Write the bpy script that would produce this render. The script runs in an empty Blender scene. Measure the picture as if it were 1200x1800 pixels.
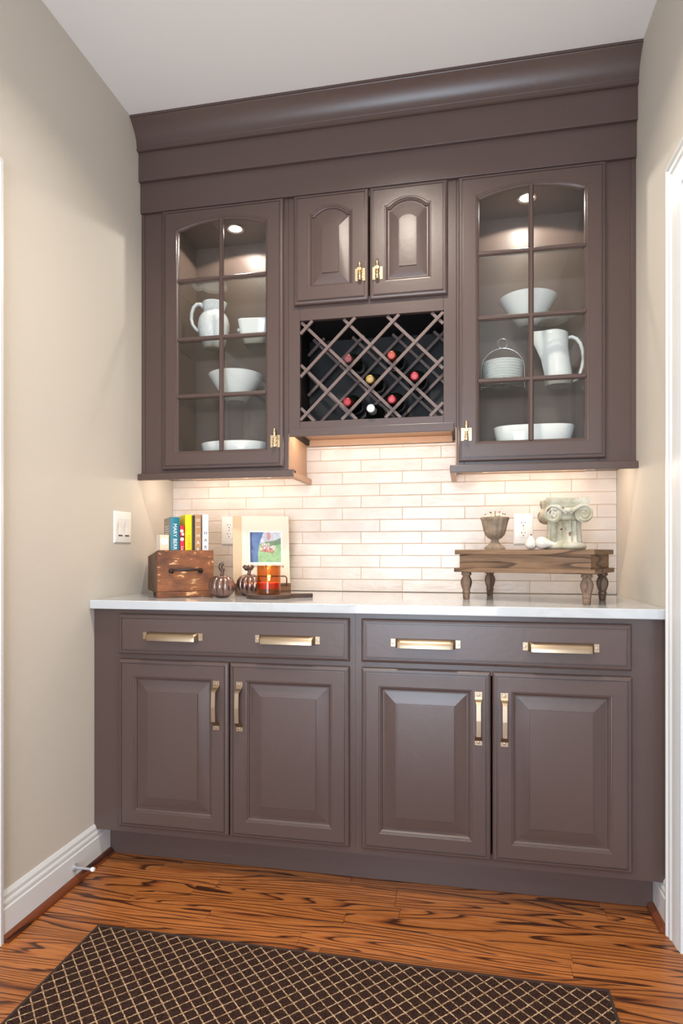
import bpy, bmesh, math, random
from mathutils import Vector, Matrix
random.seed(7)
sc = bpy.context.scene
C = sc.collection
PI = math.pi
R = math.radians

# ------------------------------------------------------------------ camera
cam = bpy.data.objects.new('camera', bpy.data.cameras.new('camera'))
C.objects.link(cam)
cam.location = (1.263, -2.5548, 1.0772)
cam.rotation_euler = (R(90), 0, .1949)
cam.data.sensor_fit = 'HORIZONTAL'
cam.data.sensor_width = 36
cam.data.lens = 1090.48 / 1200 * 36
cam.data.shift_y = 71.17 / 1200
cam.data.clip_start = .02
sc.camera = cam

# ------------------------------------------------------------------ world, exposure, large lights
world = bpy.data.worlds.new('daylight'); sc.world = world
world.use_nodes = True
world.node_tree.nodes['Background'].inputs[0].default_value = (.72, .84, 1, 1)
world.node_tree.nodes['Background'].inputs[1].default_value = 1.6
vs = sc.view_settings
vs.view_transform = 'Standard'; vs.look = 'None'; vs.gamma = 1; vs.use_curve_mapping = False
vs.exposure = -0.12
W, DEPTH, CEIL = 1.84, -4.3, 2.762          # hall width, far end behind the camera, ceiling height

def lamp(name, kind, loc, rot, power, color, parent=None, **kw):
    d = bpy.data.lights.new(name, kind); d.energy = power; d.color = color
    for k, v in kw.items(): setattr(d, k, v)
    o = bpy.data.objects.new(name, d); C.objects.link(o)
    o.location = loc; o.rotation_euler = rot
    if parent: o.parent = parent
    return o
# added daylight fill, placed outside a made-up window in the hall's end wall
lamp('added_daylight', 'AREA', (.92, DEPTH - .25, 1.07), (R(90), 0, 0), 172, (.70, .83, 1), shape='RECTANGLE', size=1.5, size_y=2.0)

# ------------------------------------------------------------------ materials
MATS = {}
def new_mat(name):
    m = bpy.data.materials.new(name); m.use_nodes = True; MATS[name] = m
    nt = m.node_tree; return m, nt, nt.nodes['Principled BSDF']
def N(nt, typ, **kw):
    n = nt.nodes.new('ShaderNode' + typ)
    for k, v in kw.items():
        if hasattr(n, k): setattr(n, k, v)
        else: n.inputs[k].default_value = v
    return n
def lk(nt, a, b): nt.links.new(a, b)
def objco(nt, scale=(1, 1, 1), rand=0):
    t = N(nt, 'TexCoord'); m = N(nt, 'Mapping'); m.inputs['Scale'].default_value = scale
    lk(nt, t.outputs['Object'], m.inputs['Vector'])
    if rand:
        oi = N(nt, 'ObjectInfo'); mu = N(nt, 'Math', operation='MULTIPLY'); mu.inputs[1].default_value = rand
        lk(nt, oi.outputs['Random'], mu.inputs[0]); lk(nt, mu.outputs[0], m.inputs['Location'])
    return m.outputs['Vector']
def noise(nt, vec, scale, detail=3, rough=.5, dist=0):
    n = N(nt, 'TexNoise'); n.inputs['Scale'].default_value = scale; n.inputs['Detail'].default_value = detail
    n.inputs['Roughness'].default_value = rough; n.inputs['Distortion'].default_value = dist
    lk(nt, vec, n.inputs['Vector']); return n.outputs['Fac']
def ramp(nt, fac, stops):
    r = N(nt, 'ValToRGB'); e = r.color_ramp.elements
    while len(e) < len(stops): e.new(.5)
    for i, (p, c) in enumerate(stops):
        e[i].position = p; e[i].color = (*c, 1) if len(c) == 3 else c
    lk(nt, fac, r.inputs[0]); return r.outputs['Color']
def bump(nt, b, h, strength, dist):
    n = N(nt, 'Bump'); n.inputs['Strength'].default_value = strength; n.inputs['Distance'].default_value = dist
    lk(nt, h, n.inputs['Height']); lk(nt, n.outputs[0], b.inputs['Normal'])
def mixc(nt, fac, a, b, mode='MIX'):
    n = N(nt, 'MixRGB', blend_type=mode)
    for s, v in ((0, fac), (1, a), (2, b)):
        if isinstance(v, (int, float)): n.inputs[s].default_value = v
        elif isinstance(v, tuple): n.inputs[s].default_value = (*v, 1)
        else: lk(nt, v, n.inputs[s])
    return n.outputs[0]
def srgb(r, g, b):
    f = lambda c: (c / 255 / 12.92) if c / 255 <= .04045 else ((c / 255 + .055) / 1.055) ** 2.4
    return (f(r), f(g), f(b))
def plain(name, col, rough=.5, metal=0, spec=.5, bs=0, bscale=40, var=0, coat=0, emit=0):
    m, nt, b = new_mat(name)
    b.inputs['Base Color'].default_value = (*col, 1); b.inputs['Roughness'].default_value = rough
    b.inputs['Metallic'].default_value = metal; b.inputs['Specular IOR Level'].default_value = spec
    b.inputs['Coat Weight'].default_value = coat
    if emit:
        b.inputs['Emission Color'].default_value = (*col, 1); b.inputs['Emission Strength'].default_value = emit
    v = objco(nt)
    if bs: bump(nt, b, noise(nt, v, bscale, 3), bs, .01)
    if var:
        f = noise(nt, v, bscale * .4, 4)
        c2 = tuple(c * (1 - var) for c in col)
        lk(nt, ramp(nt, f, [(.35, c2), (.65, col)]), b.inputs['Base Color'])
    return m
plain('paint', srgb(86, 69, 64), .33, spec=.5, bs=.03, bscale=60)
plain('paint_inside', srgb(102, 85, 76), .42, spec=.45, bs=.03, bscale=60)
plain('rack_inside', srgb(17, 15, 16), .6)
plain('rack_bar', srgb(108, 90, 85), .45)
plain('wall', srgb(206, 199, 188), .85, spec=.2, bs=.05, bscale=160)
plain('ceiling_paint', srgb(243, 242, 240), .9, spec=.15)
plain('white_trim', srgb(222, 223, 223), .35, bs=.01)
plain('plastic_white', srgb(238, 236, 232), .3)
plain('slot_dark', srgb(45, 40, 38), .6)
plain('ceramic', srgb(232, 235, 232), .12, spec=.6, coat=.3)
plain('ceramic_emboss', srgb(232, 235, 234), .18, bs=.45, bscale=55)
plain('gold', srgb(214, 192, 158), .24, 1)
plain('champagne', srgb(172, 152, 128), .36, 1)
plain('nickel', srgb(205, 200, 196), .25, 1)
plain('chrome', srgb(215, 218, 220), .12, 1)
plain('iron', srgb(70, 60, 56), .5, .8, bs=.2, bscale=120)
plain('bronze', srgb(152, 126, 118), .27, .9, bs=.12, bscale=40, var=.35)
plain('bronze_dark', srgb(96, 78, 70), .36, .8, bs=.3, bscale=90)
plain('grout', srgb(196, 172, 150), .9)
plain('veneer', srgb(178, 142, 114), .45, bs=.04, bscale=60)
plain('steel_white', srgb(190, 192, 198), .35, .6)
plain('dark_board', srgb(84, 62, 52), .55, bs=.1, bscale=90, var=.35)
plain('wax', srgb(214, 70, 38), .4)
plain('rubber', srgb(245, 245, 245), .5)
plain('lamp_lens', (1, .95, .86), .3, emit=25)
plain('strip_lens', (1, .78, .55), .3, emit=6)
plain('flame', (1, .72, .28), .5, emit=28)
plain('paper', srgb(236, 228, 212), .8)
plain('dried_cream', srgb(218, 205, 184), .8)
plain('dried_dark', srgb(70, 52, 40), .8)
plain('gourd_white', srgb(222, 216, 206), .3, coat=.2)
for nm, c in (('teal', (20, 116, 134)), ('taupe_cover', (142, 128, 114)), ('red_cover', (205, 40, 62)), ('yellow_cover', (246, 218, 18)), ('black_cover', (34, 26, 26)), ('tan_cover', (180, 138, 98)), ('pale_cover', (232, 234, 238)), ('peach_cover', (238, 208, 178)), ('cream_cover', (226, 213, 196)), ('cream_spine', (206, 180, 146)), ('ink_white', (245, 245, 242)), ('ink_yellow', (206, 176, 10)), ('ink_black', (50, 46, 46)), ('ink_brown', (120, 96, 84)), ('pic_grass', (150, 190, 140)), ('pic_hedge', (120, 150, 118)), ('pic_jean', (92, 122, 172)), ('pic_jean_dark', (66, 82, 120)), ('pic_pale', (206, 212, 226)), ('pic_pink', (206, 150, 146)), ('pic_basket', (176, 130, 110)), ('pic_white', (240, 232, 228)), ('pic_green', (90, 150, 90)), ('foil_red', (146, 22, 32)), ('foil_rust', (150, 52, 26)), ('foil_plum', (112, 48, 50)), ('foil_gold', (150, 120, 56)), ('foil_white', (196, 200, 206)), ('label_blue', (176, 206, 226))):
    plain(nm, srgb(*c), .45 if 'foil' not in nm else .3, .25 if 'foil' in nm else 0, var=.28 if nm.startswith('pic') else 0, bscale=160 if nm.startswith('pic') else 40)
plain('bottle_glass', srgb(14, 18, 14), .08, spec=.6)

def glass_mat(name, tint, rough=0, ior=1.45, extra=0):
    m = bpy.data.materials.new(name); m.use_nodes = True; nt = m.node_tree; nt.nodes.clear(); MATS[name] = m
    out = N(nt, 'OutputMaterial'); mx = N(nt, 'MixShader'); t = N(nt, 'BsdfTransparent'); g = N(nt, 'BsdfGlossy')
    t.inputs[0].default_value = (*tint, 1); g.inputs['Roughness'].default_value = rough
    fr = N(nt, 'Fresnel'); ge = N(nt, 'NewGeometry'); mr = N(nt, 'MapRange')
    mr.inputs['To Min'].default_value = ior; mr.inputs['To Max'].default_value = 1 / ior
    lk(nt, ge.outputs['Backfacing'], mr.inputs['Value']); lk(nt, mr.outputs[0], fr.inputs[0])
    ad = N(nt, 'Math', operation='ADD'); ad.inputs[1].default_value = extra; ad.use_clamp = True
    lk(nt, fr.outputs[0], ad.inputs[0]); lk(nt, ad.outputs[0], mx.inputs[0])
    lk(nt, t.outputs[0], mx.inputs[1]); lk(nt, g.outputs[0], mx.inputs[2]); lk(nt, mx.outputs[0], out.inputs[0])
glass_mat('pane_glass', (.985, .99, .985))
glass_mat('shelf_glass', (.95, .975, .96))
glass_mat('shelf_edge', (.5, .64, .58), .2, 1.5, .5)
glass_mat('amber_glass', (.88, .62, .34), .02, 1.5)
glass_mat('clear_glass', (.93, .92, .88), .0, 1.5)

def tile_mat():
    m, nt, b = new_mat('tile'); v = objco(nt, rand=30)
    f = noise(nt, v, 9, 4); oi = N(nt, 'ObjectInfo')
    c = ramp(nt, f, [(.3, srgb(212, 200, 190)), (.7, srgb(226, 217, 208))])
    c2 = ramp(nt, oi.outputs['Random'], [(0, (.93, .92, .91)), (1, (1, 1, 1))])
    lk(nt, mixc(nt, 1.0, c, c2, 'MULTIPLY'), b.inputs['Base Color'])
    b.inputs['Roughness'].default_value = .3
    bump(nt, b, noise(nt, objco(nt, (1, 1, 2.2), 30), 26, 3, .55), .35, .006)
tile_mat()
def quartz():
    m, nt, b = new_mat('quartz'); v = objco(nt)
    f = noise(nt, v, 3, 8, .65, 1.5)
    lk(nt, ramp(nt, f, [(.46, srgb(196, 199, 201)), (.5, srgb(191, 193, 194)), (.54, srgb(197, 200, 202))]), b.inputs['Base Color'])
    b.inputs['Roughness'].default_value = .09
quartz()
def oak(name, light, mid, dark, axis=0, rings=7, fine=1, rough=.3, long=1.6, across=11.0, rand=60):
    m, nt, b = new_mat(name)
    s = [across, across, across]; s[axis] = long
    v = objco(nt, tuple(s), rand)
    n1 = noise(nt, v, 1, 1.5, .4, .25)
    mu = N(nt, 'Math', operation='MULTIPLY'); mu.inputs[1].default_value = rings; lk(nt, n1, mu.inputs[0])
    wob = noise(nt, objco(nt, tuple(x * 9 for x in s), rand), 1, 2)
    wm = N(nt, 'Math', operation='MULTIPLY_ADD'); wm.inputs[1].default_value = .28; lk(nt, wob, wm.inputs[0]); lk(nt, mu.outputs[0], wm.inputs[2])
    fr = N(nt, 'Math', operation='FRACT'); lk(nt, wm.outputs[0], fr.inputs[0])
    g = ramp(nt, fr.outputs[0], [(0, dark), (.08, dark), (.24, mid), (.5, light), (.93, light), (1, dark)])
    sf = [340, 340, 340]; sf[axis] = 9
    p = noise(nt, objco(nt, tuple(sf), rand), 1, 3, .6)
    pr = ramp(nt, p, [(.36, (.5, .42, .36)), (.55, (1, 1, 1))])
    tone = N(nt, 'ObjectInfo'); tr = ramp(nt, tone.outputs['Random'], [(0, (.86, .84, .8)), (1, (1.1, 1.08, 1.06))])
    c = mixc(nt, fine, g, pr, 'MULTIPLY'); c = mixc(nt, 1.0, c, tr, 'MULTIPLY')
    lk(nt, c, b.inputs['Base Color']); b.inputs['Roughness'].default_value = rough
    bump(nt, b, p, .12, .002)
oak('oak_floor', srgb(180, 112, 58), srgb(162, 94, 46), srgb(70, 36, 19), 0, 18, .85, .3, .85, 8.5)
oak('oak_trim', srgb(124, 66, 38), srgb(104, 54, 32), srgb(64, 34, 22), 1, 5, .6, .35, 1.5, 14)
oak('barn_wood', srgb(140, 111, 86), srgb(122, 95, 72), srgb(84, 63, 47), 0, 8, .6, .75, 1.6, 16)
oak('barn_wood_end', srgb(140, 111, 86), srgb(122, 95, 72), srgb(84, 63, 47), 1, 8, .6, .75, 1.6, 16)
oak('turned_wood', srgb(138, 114, 97), srgb(122, 99, 84), srgb(88, 70, 58), 2, 4, .6, .75, 3, 18)
oak('stand_wood', srgb(122, 88, 62), srgb(104, 74, 50), srgb(76, 52, 36), 0, 4, .5, .5, 3, 16)
def chipped(name, base, chip, under, scale=14, amount=.63, stretch=(1, 1, 1), rough=.6):
    m, nt, b = new_mat(name); v = objco(nt, stretch)
    f = noise(nt, v, scale, 5, .6); k = ramp(nt, f, [(amount, (0, 0, 0)), (amount + .03, (1, 1, 1))])
    f2 = noise(nt, v, scale * .5, 4, .6)
    c = ramp(nt, f2, [(.35, under), (.62, base)])
    lk(nt, mixc(nt, k, c, chip), b.inputs['Base Color']); b.inputs['Roughness'].default_value = rough
    bump(nt, b, f, .25, .004)
chipped('crate_paint', srgb(150, 90, 50), srgb(222, 172, 124), srgb(92, 54, 33), 20, .59, (1, 1, 2.6))
chipped('crate_side', srgb(112, 78, 52), srgb(160, 120, 84), srgb(78, 54, 38), 16, .72)
chipped('capital_paint', srgb(206, 202, 184), srgb(108, 70, 48), srgb(158, 150, 122), 30, .61, (1, 1, 1), .55)
chipped('urn_stone', srgb(156, 138, 118), srgb(96, 82, 68), srgb(128, 112, 94), 60, .68, (1, 1, 1), .85)
def rug_mat():
    m, nt, b = new_mat('rug_weave'); t = N(nt, 'TexCoord'); sx = N(nt, 'SeparateXYZ')
    wv = N(nt, 'TexNoise'); wv.inputs['Scale'].default_value = 150; lk(nt, t.outputs['Object'], wv.inputs['Vector'])
    va = N(nt, 'VectorMath', operation='MULTIPLY_ADD'); va.inputs[1].default_value = (.004, .004, 0)
    lk(nt, wv.outputs['Color'], va.inputs[0]); lk(nt, t.outputs['Object'], va.inputs[2]); lk(nt, va.outputs[0], sx.inputs[0])
    ms = []
    for op in ('ADD', 'SUBTRACT'):
        a = N(nt, 'Math', operation=op); lk(nt, sx.outputs[0], a.inputs[0]); lk(nt, sx.outputs[1], a.inputs[1])
        d = N(nt, 'Math', operation='DIVIDE'); d.inputs[1].default_value = .0405; lk(nt, a.outputs[0], d.inputs[0])
        p = N(nt, 'Math', operation='PINGPONG'); p.inputs[1].default_value = .5; lk(nt, d.outputs[0], p.inputs[0]); ms.append(p.outputs[0])
    mn = N(nt, 'Math', operation='MINIMUM'); lk(nt, ms[0], mn.inputs[0]); lk(nt, ms[1], mn.inputs[1])
    k = ramp(nt, mn.outputs[0], [(.040, (1, 1, 1)), (.066, (0, 0, 0))])
    f = noise(nt, t.outputs['Object'], 330, 2); f2 = noise(nt, t.outputs['Object'], 120, 2)
    dk = ramp(nt, f, [(.35, srgb(34, 20, 16)), (.68, srgb(76, 54, 46))]); li = ramp(nt, f2, [(.4, srgb(150, 116, 84)), (.6, srgb(206, 176, 142))])
    lk(nt, mixc(nt, k, dk, li), b.inputs['Base Color']); b.inputs['Roughness'].default_value = .95; b.inputs['Specular IOR Level'].default_value = .1
    bump(nt, b, f, .9, .006)
rug_mat()
plain('rug_binding', srgb(56, 38, 30), .9, bs=.5, bscale=300)
M = MATS

# ------------------------------------------------------------------ mesh helpers
ORG = {}
class G:
    def __init__(s): s.v = []; s.f = []; s.m = []; s.mi = 0
    def face(s, idx): s.f.append(tuple(idx)); s.m.append(s.mi)
    def box(s, x0, x1, y0, y1, z0, z1):
        b = len(s.v)
        s.v += [(x, y, z) for z in (z0, z1) for y in (y0, y1) for x in (x0, x1)]
        for q in ((0, 2, 3, 1), (4, 5, 7, 6), (0, 1, 5, 4), (2, 6, 7, 3), (0, 4, 6, 2), (1, 3, 7, 5)): s.face([b + i for i in q])
        return s
    def loops(s, L, cap0=True, cap1=True, ring=False, closed=True):
        b = len(s.v); n = len(L[0])
        for l in L: s.v += [tuple(p) for p in l]
        k = len(L)
        for i in range(k if ring else k - 1):
            a0 = b + i * n; a1 = b + ((i + 1) % k) * n
            for j in range(n if closed else n - 1):
                j2 = (j + 1) % n
                s.face((a0 + j, a0 + j2, a1 + j2, a1 + j))
        if not ring:
            if cap0: s.face([b + j for j in range(n)][::-1])
            if cap1: s.face([b + (k - 1) * n + j for j in range(n)])
        return s
    def lathe(s, prof, n=32, o=(0, 0, 0), axis='z', fl=None, cap0=True, cap1=True):
        L = []
        for r, h in prof:
            l = []
            for j in range(n):
                a = 2 * PI * j / n; rr = r * (fl(a, h) if fl else 1)
                x, y = rr * math.cos(a), rr * math.sin(a)
                p = {'z': (x, y, h), 'y': (x, h, y), 'x': (h, x, y)}[axis]
                l.append((o[0] + p[0], o[1] + p[1], o[2] + p[2]))
            L.append(l)
        return s.loops(L, cap0, cap1)
    def prism(s, poly, axis, a, b):      # poly in the two other axes, in xyz order
        def P(u, w, t): return {'x': (t, u, w), 'y': (u, t, w), 'z': (u, w, t)}[axis]
        return s.loops([[P(u, w, a) for u, w in poly], [P(u, w, b) for u, w in poly]])
    def tube(s, path, r, n=10, closed=False, flat=1.0, up=None):
        P = [Vector(p) for p in path]; k = len(P); L = []; prev = None
        for i in range(k):
            if closed: t = P[(i + 1) % k] - P[i - 1]
            else: t = P[min(i + 1, k - 1)] - P[max(i - 1, 0)]
            t.normalize()
            if prev is None:
                u = Vector(up) if up else (Vector((0, 0, 1)) if abs(t.z) < .9 else Vector((1, 0, 0)))
            else: u = prev
            u = (u - t * u.dot(t)).normalized(); w = t.cross(u); prev = u
            rr = r[i] if isinstance(r, (list, tuple)) else r
            L.append([P[i] + u * (math.cos(2 * PI * j / n) * rr) + w * (math.sin(2 * PI * j / n) * rr * flat) for j in range(n)])
        return s.loops(L, ring=closed)
    def build(s, name, mat, parent=None, smooth=0, bevel=0, seg=2, subd=0):
        me = bpy.data.meshes.new(name)
        o3 = ORG.get(parent.name, (0, 0, 0)) if parent else (0, 0, 0)
        me.from_pydata([(x - o3[0], y - o3[1], z - o3[2]) for x, y, z in s.v], [], s.f)
        for mm in (mat if isinstance(mat, (list, tuple)) else [mat]): me.materials.append(M[mm])
        if any(s.m): me.polygons.foreach_set('material_index', s.m)
        bm = bmesh.new(); bm.from_mesh(me); bmesh.ops.recalc_face_normals(bm, faces=bm.faces); bm.to_mesh(me); bm.free()
        if smooth:
            me.shade_smooth(); me.set_sharp_from_angle(angle=R(smooth))
        o = bpy.data.objects.new(name, me); C.objects.link(o)
        if parent:
            o.parent = parent; ORG[o.name] = o3
        if bevel:
            b = o.modifiers.new('bevel', 'BEVEL'); b.width = bevel; b.segments = seg; b.limit_method = 'ANGLE'; b.angle_limit = R(40)
        if subd:
            b = o.modifiers.new('subdivision', 'SUBSURF'); b.levels = subd; b.render_levels = subd
        return o
def tag(o, label, cat, group=None):
    o['label'] = label; o['category'] = cat
    if group: o['group'] = group
    return o
def thing(name, label, cat, loc=(0, 0, 0), rotz=0, group=None, world=False):
    o = bpy.data.objects.new(name, None); C.objects.link(o); o.empty_display_size = .05
    o.location = loc; o.rotation_euler = (0, 0, rotz)
    if world: ORG[o.name] = tuple(loc)
    return tag(o, label, cat, group)
def struct(o): o['kind'] = 'structure'; return o
def box(name, mat, parent, x0, x1, y0, y1, z0, z1, bevel=0): return G().box(x0, x1, y0, y1, z0, z1).build(name, mat, parent, bevel=bevel)
def text(name, s, size, mat, parent, mtx, align='CENTER', ext=.0002, sx=1):
    cu = bpy.data.curves.new(name, 'FONT'); cu.body = s; cu.size = size; cu.align_x = align; cu.align_y = 'CENTER'; cu.extrude = ext
    cu.resolution_u = 3
    t = bpy.data.objects.new(name, cu); C.objects.link(t)
    dg = bpy.context.evaluated_depsgraph_get()
    me = bpy.data.meshes.new_from_object(t.evaluated_get(dg)); C.objects.unlink(t); bpy.data.objects.remove(t); bpy.data.curves.remove(cu)
    me.transform(mtx @ Matrix.Diagonal((sx, 1, 1, 1)))
    me.name = name; me.materials.clear(); me.materials.append(M[mat])
    o = bpy.data.objects.new(name, me); C.objects.link(o); o.parent = parent
    return o

# ------------------------------------------------------------------ the room
YE = DEPTH
# floor: slab with separate oak strips near the cabinets
floor = struct(G().box(-.15, W + .15, YE - .15, .12, -.06, -.012).box(0, W, YE, -1.98, -.012, 0).build('floor', 'oak_floor'))
pitch = .0572; y = -.503; row = 0
while y > -1.95:
    x = 0.0; first = True
    while x < W - 1e-4:
        ln = random.uniform(.55, 1.15)
        if first: ln = random.uniform(.2, .9); first = False
        x1 = min(x + ln, W)
        if W - x1 < .15: x1 = W
        p = G().box(-(x1 - x) / 2 + .0004, (x1 - x) / 2 - .0004, -pitch / 2 + .0003, pitch / 2 - .0003, -.012, 0).build('plank', 'oak_floor', floor, bevel=.0005, seg=1)
        p.location = ((x + x1) / 2, y - pitch / 2, random.uniform(-.0003, .0002))
        x = x1
    y -= pitch; row += 1
struct(box('ceiling', 'ceiling_paint', None, -.15, W + .15, YE - .15, .12, CEIL, CEIL + .1))
# back wall: grout bed carrying separate tiles, plaster above
wb = struct(G().box(-.15, W + .15, .0005, .12, 0, CEIL).box(.0005, W - .0005, -.0068, .0005, .9155, 1.5215).build('wall_back', 'grout'))
TH, TL, TJ = .0497, .2510, .0016
offs = (.011, .090, .168)
rowsn = 13
full = None
for r in range(rowsn):
    z0 = .9162 + r * TH
    z1 = min(z0 + TH - .0024, 1.5215)
    x = offs[r % 3] - TL
    while x < W:
        a, b = max(x + TJ / 2, .001), min(x + TL - TJ / 2, W - .001)
        if b - a > .006:
            whole = abs((b - a) - (TL - TJ)) < 1e-5 and r < rowsn - 1
            if whole and full:
                o = full.copy(); C.objects.link(o)
            else:
                h = z1 - z0
                o = G().box(-(b - a) / 2, (b - a) / 2, -.009, .0, -h / 2, h / 2).build('tile', 'tile', wb, bevel=.0016)
                if whole: full = o
            o.location = ((a + b) / 2, random.uniform(0, .0007), (z0 + z1) / 2)
            o.rotation_euler = (random.uniform(-.006, .006), 0, random.uniform(-.0015, .0015))
        x += TL
# side walls with door openings
LO = (-1.148, -1.93); RO = (-.745, -1.555); DH = 2.07
g = G().box(-.12, 0, LO[0], .0, 0, CEIL).box(-.12, 0, YE, LO[1], 0, CEIL).box(-.12, 0, LO[1], LO[0], DH, CEIL)
struct(g.build('wall_left', 'wall'))
g = G().box(W, W + .12, RO[0], .0, 0, CEIL).box(W, W + .12, YE, RO[1], 0, CEIL).box(W, W + .12, RO[1], RO[0], DH, CEIL)
struct(g.build('wall_right', 'wall'))
# wall behind the camera, with an unseen window added to admit fill light
wx0, wx1, wz0, wz1 = .3, 1.54, .15, 2.0
g = G().box(-.12, wx0, YE - .12, YE, 0, CEIL).box(wx1, W + .12, YE - .12, YE, 0, CEIL).box(wx0, wx1, YE - .12, YE, 0, wz0).box(wx0, wx1, YE - .12, YE, wz1, CEIL)
struct(g.build('wall_front', 'wall'))
g = G()
for a, b, c, d in ((wx0 - .08, wx0 + .03, wz0 - .08, wz1 + .08), (wx1 - .03, wx1 + .08, wz0 - .08, wz1 + .08), (wx0, wx1, wz1 - .03, wz1 + .08), (wx0, wx1, wz0 - .08, wz0 + .03), (.9, .94, wz0, wz1), (wx0, wx1, 1.06, 1.1)):
    g.box(a, b, YE - .005, YE + .018, c, d)
added_win = struct(g.build('added_window_1', 'white_trim'))
for a, b in ((wx0 + .03, .9), (.94, wx1 - .03)):
    for c, d in ((wz0 + .03, 1.06), (1.1, wz1 - .03)): box('pane', 'pane_glass', added_win, a, b, YE - .004, YE - .001, c, d)

def casing(name, side, o0, o1):
    # moulded casing round a door opening on a side wall; side = -1 left wall, +1 right wall
    w = .09; X = (0 if side < 0 else W); sg = -side
    prof = [(0, 0), (0, .019), (.012, .021), (.018, .016), (.03, .016), (.036, .012), (.07, .011), (.078, .008), (.09, .007), (.09, 0)]
    L = []
    for (yy, zz, dy, dz) in ((o0, 0, 1, 0), (o0, DH, 1, 1), (o1, DH, -1, 1), (o1, 0, -1, 0)):
        L.append([(X + sg * h, yy + dy * (w - q), zz + dz * (w - q)) for q, h in prof])
    return struct(G().loops(L).build(name, 'white_trim', smooth=20))
casing('trim_1', -1, *LO); casing('trim_2', 1, *RO)
def room_door(name, side, o0, o1):
    X = (0 if side < 0 else W); sg = side
    xf = X + sg * .018
    gap = .003
    a, b = o1 + gap, o0 - gap
    g = G().box(min(xf, xf + sg * .035), max(xf, xf + sg * .035), a, b, .008, DH - .004)
    d = struct(g.build(name, 'white_trim', bevel=.002))
    wdt = b - a; st = .11; mid = (a + b) / 2
    for (z0, z1) in ((.22, .80), (.95, 1.55), (1.68, 1.93)):
        for (y0, y1) in ((a + st, mid - .05), (mid + .05, b - st)):
            def lp(i, h): return [(xf - sg * h, y0 + i, z0 + i), (xf - sg * h, y1 - i, z0 + i), (xf - sg * h, y1 - i, z1 - i), (xf - sg * h, y0 + i, z1 - i)]
            G().loops([lp(0, 0), lp(.003, .006), (lp(.012, .006)), lp(.02, .001), lp(.026, .0012), lp(.05, .007), lp(.052, .007)]).build('panel', 'white_trim', d, smooth=15)
    # jamb
    j = G()
    for q in ((o0 - .0025, o0), (o1, o1 + .0025)): j.box(min(X, X + sg * .12), max(X, X + sg * .12), q[0], q[1], 0, DH)
    j.build('jamb', 'white_trim', d)
    yk = a + .07
    k = G().lathe([(.026, 0), (.026, .004), (.01, .008), (.009, .03), (.022, .038), (.027, .05), (.022, .062), (.008, .066)], 20, (0, 0, 0), 'x')
    k.v = [(xf - sg * x, yy + yk, zz + .95) for x, yy, zz in k.v]
    k.build('knob', 'nickel', d, smooth=40)
room_door('door_1', -1, *LO); room_door('door_2', 1, *RO)
# baseboards and dark quarter-round shoe
def baseboard(name, side, y0, y1):
    X = 0 if side < 0 else W; sg = -side
    pr = [(0, 0), (.015, 0), (.015, .086), (.012, .09), (.0125, .1), (.0115, .104), (.0085, .109), (.0085, .12), (.005, .127), (.003, .131), (0, .131)]
    return struct(G().prism([(X + sg * u, z) for u, z in pr], 'y', y0, y1).build(name, 'white_trim', smooth=15))
def shoe(name, side, y0, y1):
    X = 0 if side < 0 else W; sg = -side
    pr = [(.0152, .0005)] + [(.0152 + .019 * math.cos(a * PI / 12), .0005 + .019 * math.sin(a * PI / 12)) for a in range(7)]
    return struct(G().prism([(X + sg * u, z) for u, z in pr], 'y', y0, y1).build(name, 'oak_trim', smooth=40))
baseboard('baseboard_left', -1, LO[0] + .0905, -.004); shoe('trim_3', -1, LO[0] + .0905, -.53)
baseboard('baseboard_right', 1, RO[0] + .0905, -.004); shoe('trim_4', 1, RO[0] + .0905, -.53)
baseboard('baseboard_left_rear', -1, YE + .001, LO[1] - .0905); baseboard('baseboard_right_rear', 1, YE + .001, RO[1] - .0905)

# recessed ceiling lights of the hall
def downlight(loc, label, power):
    t = thing('recessed_ceiling_light', label, 'ceiling light', loc, world=False)
    G().lathe([(.055, -.001), (.085, -.001), (.088, -.004), (.082, -.008), (.055, -.003)], 40, cap0=False, cap1=False).build('trim_ring', 'white_trim', t, smooth=30)
    G().lathe([(.0, -.0012), (.055, -.0012), (.055, -.0022), (0, -.0022)], 32, cap0=False, cap1=False).build('lens', 'lamp_lens', t)
    lamp('ceiling_lamp', 'AREA', (0, 0, -.012), (0, 0, 0), power, (1, .89, .75), t, shape='DISK', size=.12, spread=R(145))
downlight((1.0, -1.17, CEIL), 'round recessed ceiling light between the two white doors', 22)
downlight((.92, -3.0, CEIL), 'round recessed ceiling light in front of the added hall window', 18)

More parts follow.
